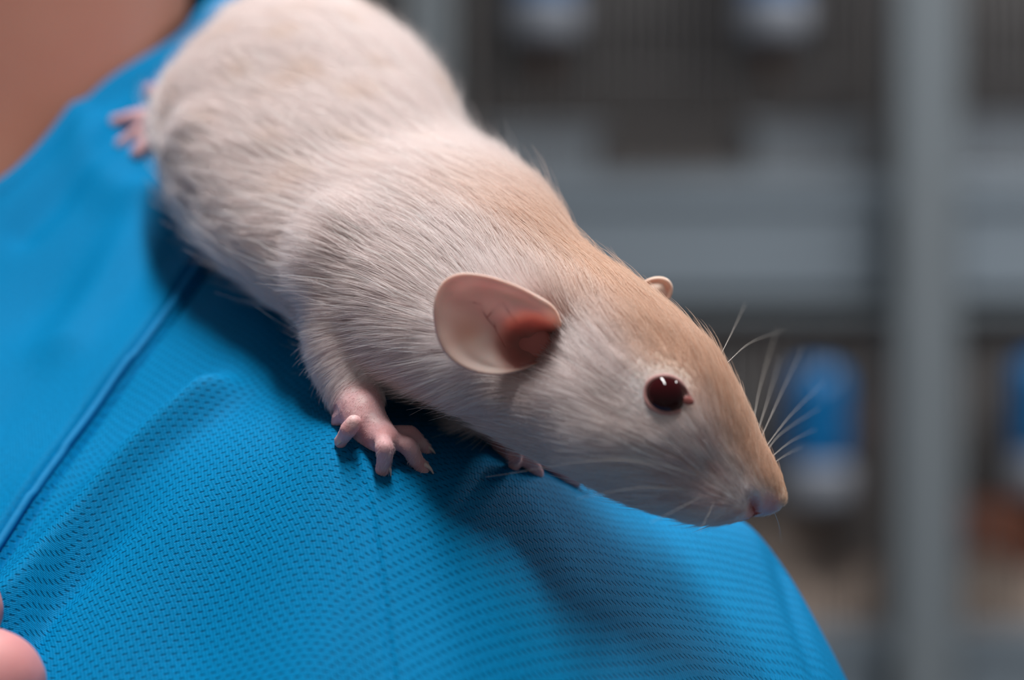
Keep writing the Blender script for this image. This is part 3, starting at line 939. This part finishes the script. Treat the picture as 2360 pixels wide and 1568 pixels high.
# ------------------------------------------------------------------ fur
ARROWS = np.array([  # px, py, dx, dy: lie of the coat
    (700, 300, -.62, -.78), (800, 450, -.70, -.70), (1100, 550, -.52, -.85), (1000, 480, -.6, -.8), (900, 600, -.72, -.69), (1000, 700, -.72, -.66), (750, 650, -.92, -.38),
    (800, 760, -.97, -.1), (900, 780, -.95, -.2), (950, 870, -.9, .25), (1050, 930, -.8, .55), (1200, 1040, -.8, .5), (700, 700, -.98, -.05),
    (1250, 450, -.40, -.91), (1400, 600, -.30, -.95), (1300, 600, -.4, -.92), (1150, 650, -.55, -.83), (1600, 750, -.20, -.98), (1700, 900, -.25, -.97), (1760, 1020, -.32, -.95), (1500, 780, -.3, -.95),
    (1400, 900, -.7, -.7), (1300, 930, -.85, -.5), (1350, 1030, -.95, -.25), (1480, 1000, -.85, -.5), (1500, 1140, -.97, -.1), (1650, 1000, -.45, -.88), (1600, 1050, -.7, -.7), (1650, 1120, -.75, -.6), (1620, 1190, -.85, .1),
    (450, 250, -.75, -.5), (650, 100, -.6, -.75), (450, 450, -.85, -.3), (560, 560, -.95, -.2), (600, 400, -.75, -.6), (1000, 250, -.45, -.88), (850, 150, -.5, -.85), (550, 150, -.7, -.6),
    (780, 840, -.35, .9), (830, 900, -.25, .95), (830, 960, -.1, 1.0)])
def project(p):
    return 1180 + p[:, 0] / p[:, 1] * FPX, 784 - (p[:, 2] - ZC) / p[:, 1] * FPX
def grow(count, lenscale, seed, radius, guard=False):
    g = np.random.default_rng(seed)
    ti = g.choice(len(tri), count, p=area_t / area_t.sum())
    r1 = np.sqrt(g.random(count)); r2 = g.random(count)
    b0, b1, b2 = 1 - r1, r1 * (1 - r2), r1 * r2
    T_ = tri[ti]
    mixf = lambda a: a[T_[:, 0]] * b0[:, None] + a[T_[:, 1]] * b1[:, None] + a[T_[:, 2]] * b2[:, None]
    p = mixf(rv); n = mixf(vn); n /= np.linalg.norm(n, axis=1)[:, None]
    bz = mixf(bare[:, None])[:, 0]
    s_, vv = spine_coords(p)
    px, py = project(p)
    de = np.linalg.norm(p - ecen, axis=1); de2 = np.linalg.norm(p - far, axis=1)
    keep = (de > .0034) & (de2 > .0034) & (g.random(count) > bz * (1.2 if guard else .78))
    keep &= ~((((px - 1236) / 42) ** 2 + ((py - 780) / 52) ** 2 < 1) & (n[:, 1] < 0))
    p, n, bz, s_, vv, px, py, de = (a[keep] for a in (p, n, bz, s_, vv, px, py, de))
    m = len(p)
    w = np.zeros(m); d0 = np.zeros((m, 3))
    for ax_, ay_, dx_, dy_ in ARROWS:
        ww = np.exp(-((px - ax_) ** 2 + (py - ay_) ** 2) / (2 * 95.0 ** 2)) + 1e-9
        w += ww; d0[:, 0] += ww * dx_; d0[:, 2] -= ww * dy_
    d0 /= w[:, None]; d0 /= np.linalg.norm(d0, axis=1)[:, None] + 1e-9
    tang = np.zeros((m, 3)); tang[:, 1] = .25
    d0 = d0 + tang
    sw = .14 * wobble(p, 330) + .10 * wobble(p, 900, 1.0) + g.normal(0, .08, m)
    d0 = d0 - n * (d0 * n).sum(1)[:, None]; d0 /= np.linalg.norm(d0, axis=1)[:, None] + 1e-9
    side = np.cross(n, d0)
    d0 = d0 * np.cos(sw)[:, None] + side * np.sin(sw)[:, None]
    L = np.interp(s_, [0, .1, .35, .5, .58, .66, .78, .88, .95, 1.0], [8.5, 9.5, 10, 9.5, 8, 6, 4.2, 2.6, 1.5, 1.0]) * mm
    # leg and wrist hairs are short
    dl = np.full(m, 1.0)
    for q in limbs:
        dq, tq, _ = seg_dist(p, resample(q, 10))
        dl = np.minimum(dl, np.where(dq < .0075, np.interp(tq, [0, .35, .7, 1], [.9, .45, .27, .2]), 1))
    L *= dl * (1 - .88 * bz)
    L *= np.clip((de - .0031) / .0045, .1, 1)
    L *= lenscale * g.uniform(.7, 1.12, m)
    # lift from the skin, tips bending back down; tufts stand a little prouder
    tuft = .5 + .5 * wobble(p, 1500, 3.0)
    lift = (np.interp(s_, [0, .5, .75, 1], [.30, .30, .26, .18]) + .10 * (tuft - .5) + g.normal(0, .05, m)) * (1.25 if guard else 1)
    K = 6; t = np.linspace(0, 1, K)[None, :, None]
    pts = p[:, None, :] + L[:, None, None] * (d0[:, None, :] * (t - .10 * t ** 2) + n[:, None, :] * (np.sin(lift)[:, None, None] * t * (1 - .55 * t)))
    pts[:, :, 2] -= (.06 * L)[:, None] * (t[0, :, 0] ** 2)[None]
    pts[:, 0] -= n * .0002
    rad = radius * (1 - .85 * np.linspace(0, 1, K) ** 1.5)
    c = coat(p)
    c = c + (PINK * 1.15 - c) * (bz * .5)[:, None]
    c = np.clip(c * g.normal(1.0, .07, (m, 1)) + (.03 if guard else 0), 0, .93)
    return pts, np.tile(rad, (m, 1)), c
sets = [grow(330000, 1.0, 11, .000029), grow(9000, 1.4, 12, .000034, True)]
pts = np.vstack([s_[0] for s_ in sets]); rad = np.vstack([s_[1] for s_ in sets]); colr = np.vstack([s_[2] for s_ in sets])
hc = bpy.data.hair_curves.new('fur')
hc.add_curves([pts.shape[1]] * len(pts))
hc.attributes['position'].data.foreach_set('vector', pts.astype(np.float32).ravel())
ra = hc.attributes.get('radius') or hc.attributes.new('radius', 'FLOAT', 'POINT')
ra.data.foreach_set('value', rad.astype(np.float32).ravel())
ct = hc.attributes.new('tint', 'FLOAT_COLOR', 'CURVE')
ct.data.foreach_set('color', np.c_[colr, np.ones(len(colr))].astype(np.float32).ravel())
fur = link('fur', hc, rat, M['fur'])
fur['kind'] = 'stuff'

# ------------------------------------------------------------------ whiskers
def whisker(pts, r0=.00004):
    q = resample(np.array(pts), 14)
    v, f = tube(q, np.linspace(r0, .00001, 14), 6)
    mesh('whisker', v, f, M['whisker'], rat)
# near side: from the whisker pad backwards and down
for (px, py), (mx_, my_, md), (tx, ty, td) in (
        ((1600, 1110), (1420, 1060, .290), (1120, 1100, .300)), ((1590, 1130), (1470, 1125, .290), (1330, 1150, .292)),
        ((1620, 1090), (1500, 1000, .284), (1330, 960, .272)), ((1625, 1140), (1560, 1175, .291), (1500, 1205, .290)),
        ((1650, 1150), (1628, 1195, .294), (1610, 1228, .292)), ((1610, 1100), (1480, 1060, .280), (1260, 1060, .268))):
    h_, n_ = on_rat(px, py)
    whisker([h_, P(mx_, my_, md), P(tx, ty, td)], .000024)
# far side: spreading out beyond the nose and brow
for a_, b_, c_ in (((1740, 1040, .312), (1790, 930, .325), (1850, 800, .345)), ((1750, 1050, .312), (1820, 960, .326), (1900, 880, .345)),
                   ((1755, 1060, .312), (1800, 1000, .325), (1890, 940, .340)), ((1760, 1070, .312), (1820, 1020, .322), (1880, 990, .335)),
                   ((1735, 1030, .312), (1770, 920, .330), (1800, 820, .350)), ((1730, 1020, .312), (1750, 900, .328), (1790, 760, .350)),
                   ((1765, 1080, .311), (1810, 1050, .320), (1850, 1030, .330)), ((1660, 820, .311), (1690, 760, .318), (1718, 700, .326)),
                   ((1672, 840, .311), (1730, 790, .320), (1810, 760, .332)), ((1780, 1170, .309), (1795, 1210, .312), (1800, 1250, .316))):
    whisker([P(*a_), P(b_[0], b_[1], b_[2] + .006), P(c_[0], c_[1], c_[2] + .02)], .000034)

# ------------------------------------------------------------------ the pinching hand
holder = empty('person', (-0.165, 0.215, ZC - .07))
tag(holder, "hand whose bare thumb and finger pinch a fold of the blue shirt", 'person')
hs = []
def seg_(pts):
    q = [np.array([a, b, c + ZC * 1000]) * mm for a, b, c, r in pts]
    hs.append(tube(q, [x[3] * mm for x in pts], 16, 18))
tt = P(-34, 1586, .290) * 1000; it = P(-101, 1406, .300) * 1000
seg_([(-166, 212, -72, 17), (-136, 235, -66, 14), (-108, 262, -58, 11), (-88, 278, -52, 9.6), (tt[0], tt[1], tt[2] - 1450, 8.4)])
seg_([(-166, 215, -62, 16), (-126, 262, -32, 10), (-104, 284, -20, 8.6), (-90, 297, -25, 8), (it[0], it[1], it[2] - 1450, 6.8)])
seg_([(-168, 215, -66, 16), (-132, 258, -42, 10), (-118, 286, -30, 8.6), (-106, 296, -38, 8), (-98, 292, -46, 7)])
seg_([(-170, 215, -72, 15), (-140, 250, -54, 9.5), (-130, 276, -44, 8.2), (-120, 284, -52, 7.6), (-112, 278, -60, 6.8)])
seg_([(-172, 215, -78, 14), (-148, 244, -66, 8.5), (-140, 264, -58, 7.2), (-132, 270, -64, 6.6), (-126, 264, -72, 6)])
seg_([(-168, 214, -70, 19), (-215, 180, -92, 20), (-320, 120, -140, 30), (-420, 70, -190, 36)])
V, F = join(hs)
hv, hf, he = voxel_union(V, F, .0011)
hv = diffuse(hv, he, np.ones(len(hv)), 6)
hand = mesh('hand', hv, hf, M['hand'], holder)
hand['label'] = 'bare pink thumb and fingertip'

# ------------------------------------------------------------------ behind: a rack of wire cages with water bottles, two metres away
def BX(px): return (px - 1180) / FPX * 2.0
def BZ(py): return ZC + (784 - py) / FPX * 2.0
rack = empty('cage_rack', (0.15, 2.2, 0.0))
tag(rack, 'grey steel rack with upright posts holding wire cages', 'rack')
posts = [BX(-120), BX(990), BX(2120), BX(3240)]
PW = .025
for i, x in enumerate(posts):
    w_ = .02 if i == 1 else .028
    v, f = box(x - w_, x + w_, 1.955, 2.01, 0, 2.25, .004)
    mesh('post', v, f, M['post'], rack, smooth=False)
    v, f = box(x - w_, x + w_, 2.47, 2.52, 0, 2.25, .004)
    mesh('post', v, f, M['post'], rack, smooth=False)
for z in (BZ(700), BZ(1740)):
    v, f = box(posts[0], posts[-1], 1.98, 2.50, z - .012, z - .002)
    mesh('shelf', v, f, M['post'], rack, smooth=False)
wire_meshes = {}
PITCH = .416
def cage(col, row, label):
    x0, x1 = posts[col] + .032, posts[col + 1] - .032
    ztop = BZ(405) - PITCH * row; zbot = BZ(690) - PITCH * row
    zc_ = ztop + .285
    root = empty('wire_cage', ((x0 + x1) / 2, 2.23, zbot))
    tag(root, label, 'cage', 'wire cages on the rack')
    # hollow tray: bottom, four walls, rolled lip
    parts = [box(x0, x1, 2.0, 2.46, zbot, zbot + .006), box(x0, x1, 2.0, 2.006, zbot, ztop), box(x0, x1, 2.454, 2.46, zbot, ztop), box(x0, x0 + .006, 2.0, 2.46, zbot, ztop), box(x1 - .006, x1, 2.0, 2.46, zbot, ztop)]
    tr = mesh('tray', *join(parts), M['tray'], root, smooth=False)
    v, f = box(x0 - .004, x1 + .004, 1.992, 2.008, ztop - .026, ztop, .003)
    mesh('lip', v, f, M['tray'], tr, smooth=False)
    v, f = box(x0, x1, 2.44, 2.446, ztop, zc_); mesh('back_panel', v, f, M['cageback'], root, smooth=False)
    v, f = box(x0, x1, 2.0, 2.446, zc_, zc_ + .004); mesh('roof', v, f, M['cageback'], root, smooth=False)
    for x in (x0, x1 - .004):
        v, f = box(x, x + .004, 2.01, 2.44, ztop, zc_); mesh('side_panel', v, f, M['cageback'], root, smooth=False)
    n = 37
    if 'v' not in wire_meshes:
        v, f = tube([(0, 0, 0), (0, 0, zc_ - ztop)], [.0015, .0015], 6, roundcap=False); wire_meshes['v'] = mesh_data('wire_upright', v, f); wire_meshes['v'].materials.append(M['wire'])
        v, f = tube([(0, 0, 0), (x1 - x0, 0, 0)], [.0016, .0016], 6, roundcap=False); wire_meshes['h'] = mesh_data('wire_cross', v, f); wire_meshes['h'].materials.append(M['wire'])
    for i in range(n):
        o = link('wire', wire_meshes['v'], root); o.location = (x0 + (i + .5) * (x1 - x0) / n, 2.004, ztop)
    for zf in (.02, .33, .66, .98):
        o = link('cross_wire', wire_meshes['h'], root); o.location = (x0, 2.0015, ztop + zf * (zc_ - ztop))
    return x0, x1, ztop, zbot
cages = {}
cages[0, 0] = cage(0, 0, 'wire cage behind the rump of the rat, left of the narrow post')
cages[1, 0] = cage(1, 0, 'wire cage on the upper shelf with two water bottles on its front')
cages[2, 0] = cage(2, 0, 'wire cage on the upper shelf to the right of the thick post')
cages[1, 1] = cage(1, 1, 'wire cage below the broad tray, with a pink hammock and one visible bottle')
cages[2, 1] = cage(2, 1, 'wire cage on the lower shelf right of the thick post, with an orange dish')

def lathe(profile, seg=24):
    V_, F_ = [], []
    for r, z in profile:
        for k_ in range(seg):
            a_ = 2 * math.pi * k_ / seg; V_.append((r * math.cos(a_), r * math.sin(a_), z))
    m_ = len(profile)
    for i in range(m_ - 1):
        for k_ in range(seg):
            F_.append((i * seg + k_, i * seg + (k_ + 1) % seg, (i + 1) * seg + (k_ + 1) % seg, (i + 1) * seg + k_))
    F_.append(tuple(range(seg))[::-1]); F_.append(tuple((m_ - 1) * seg + i for i in range(seg)))
    return mesh_data('turned', V_, F_)
b_me = lathe([(.020, .0), (.027, .006), (.028, .02), (.028, .06), (.029, .066), (.028, .076), (.024, .088), (.010, .093)])
c_me = lathe([(.012, -.036), (.026, -.034), (.031, -.026), (.032, -.004), (.030, .002), (.02, .004)])
s_me = lathe([(.003, -.075), (.0045, -.072), (.006, -.06), (.010, -.045), (.012, -.034), (.010, -.03)])
h_me = mesh_data('hanger', *tube([(-.03, 0, .06), (-.03, .026, .06), (.03, .026, .06), (.03, 0, .06)], [.0015] * 4, 6))
for me_, mt in ((b_me, 'bottle'), (c_me, 'cap'), (s_me, 'spout'), (h_me, 'wire')): me_.materials.append(M[mt])
def bottle(px, py, label, scale=1.0):
    x, z = BX(px), BZ(py)
    r = empty('water_bottle', (x, 1.968, z))
    tag(r, label, 'bottle', 'drinking bottles on the cage fronts')
    for nm, me_ in (('bottle_body', b_me), ('bottle_cap', c_me), ('drinking_spout', s_me), ('wire_hanger', h_me)):
        o = bpy.data.objects.new(nm, me_); scene.collection.objects.link(o); o.parent = r
        if nm == 'bottle_body': o.scale = (scale, scale, 1)
bottle(1255, 18, 'blue water bottle with white cap on the upper cage, above the back of the rat')
bottle(1772, 18, 'blue water bottle with white cap on the upper cage, next to the thick post')
bottle(1872, 1072, 'blue water bottle hanging in front of the pink hammock beyond the rat nose', .95)
bottle(2385, 1052, 'blue water bottle on the lower cage above the orange dish', 1.0)

def simple_box(name, px0, px1, py0, z0, y0, y1, mat, label, cat):
    root = empty(name, ((BX(px0) + BX(px1)) / 2, (y0 + y1) / 2, z0))
    tag(root, label, cat)
    x0, x1, z1 = BX(px0), BX(px1), BZ(py0)
    parts = [box(x0, x1, y0, y0 + .004, z0, z1 - .006), box(x0, x1, y1 - .004, y1, z0, z1 - .006), box(x0, x0 + .004, y0, y1, z0, z1 - .006), box(x1 - .004, x1, y0, y1, z0, z1 - .006)]
    mesh('box_wall', *join(parts), mat, root, smooth=False)
    v, f = box(x0 - .004, x1 + .004, y0 - .004, y1 + .004, z1 - .008, z1, .002); mesh('lid', v, f, mat, root, smooth=False)
zt = BZ(690) + .006
simple_box('nest_box', 1120, 1385, 282, zt, 2.03, 2.16, M['nest'], 'pale plastic nest box in the upper cage beside the back of the rat', 'box')
simple_box('nest_box', 1735, 2020, 272, zt, 2.03, 2.16, M['nest'], 'pale plastic nest box in the upper cage against the thick post', 'box')
simple_box('nest_box', 2215, 2520, 262, zt, 2.03, 2.16, M['nest'], 'pale plastic nest box in the upper cage right of the thick post', 'box')

# bedding heaps
def bedding(col, row, top_py, label):
    x0, x1, zt_, zb_ = cages[col, row]
    n = 40; V_ = []; F_ = []
    for i in range(n):
        for j in range(n):
            x = x0 + .008 + (x1 - x0 - .016) * i / (n - 1); y = 2.012 + .43 * j / (n - 1)
            z = BZ(top_py) + .05 * (j / (n - 1)) + .018 * math.sin(i * .5 + 1.1 * math.sin(j * .3)) * math.cos(j * .4) + random.uniform(-.006, .006)
            V_.append((x, y, max(zb_ + .01, z)))
    for i in range(n - 1):
        for j in range(n - 1):
            F_.append((i * n + j, (i + 1) * n + j, (i + 1) * n + j + 1, i * n + j + 1))
    # sides down to the tray floor
    per_ = [i * n for i in range(n)] + [(n - 1) * n + j for j in range(1, n)] + [i * n + n - 1 for i in range(n - 2, -1, -1)] + [j for j in range(n - 2, 0, -1)]
    o_ = len(V_)
    for q in per_: V_.append((V_[q][0], V_[q][1], zb_ + .006))
    for a_ in range(len(per_)):
        b_ = (a_ + 1) % len(per_); F_.append((per_[a_], o_ + a_, o_ + b_, per_[b_]))
    o = mesh('bedding', V_, F_, M['bedding'])
    tag(o, label, 'bedding', kind='stuff')
bedding(1, 1, 1330, 'tan wood shavings heaped in the lower cage behind the arm')
bedding(2, 1, 1330, 'tan wood shavings heaped in the lower cage right of the thick post')

# orange dish and pink hammock
dm = lathe([(.030, 0), (.052, .004), (.058, .02), (.062, .052), (.060, .056), (.054, .05), (.048, .014), (.01, .01)], 32)
dm.materials.append(M['orange'])
d_ = bpy.data.objects.new('food_dish', dm); scene.collection.objects.link(d_)
d_.location = (BX(2350), 2.09, BZ(1345) + .012)
tag(d_, 'orange clay food dish in the lower cage right of the thick post', 'dish')
hm = empty('hammock', (BX(1960), 2.1, BZ(1010)))
tag(hm, 'small pink fleece hammock hanging in the lower cage', 'hammock')
V, F = [], []
for i in range(25):
    for j in range(13):
        u_ = i / 24 * 2 - 1; v_ = j / 12
        V.append((BX(1975) + u_ * .055, 2.05 + v_ * .12, BZ(1000) + .050 * u_ * u_ + .02 * (v_ - .5) ** 2))
for i in range(24):
    for j in range(12): F.append((i * 13 + j, (i + 1) * 13 + j, (i + 1) * 13 + j + 1, i * 13 + j + 1))
ho = mesh('hammock_cloth', V, F, M['pink'], hm); so = ho.modifiers.new('s', 'SOLIDIFY'); so.thickness = .006
for sx in (-1, 1):
    for yy in (2.055, 2.165):
        v, f = tube([(BX(1975) + sx * .055, yy, BZ(1000) + .05), (BX(1975) + sx * .08, yy, BZ(405) - PITCH + .286)], [.0018, .0018], 6)
        mesh('strap', v, f, M['pink'], hm)
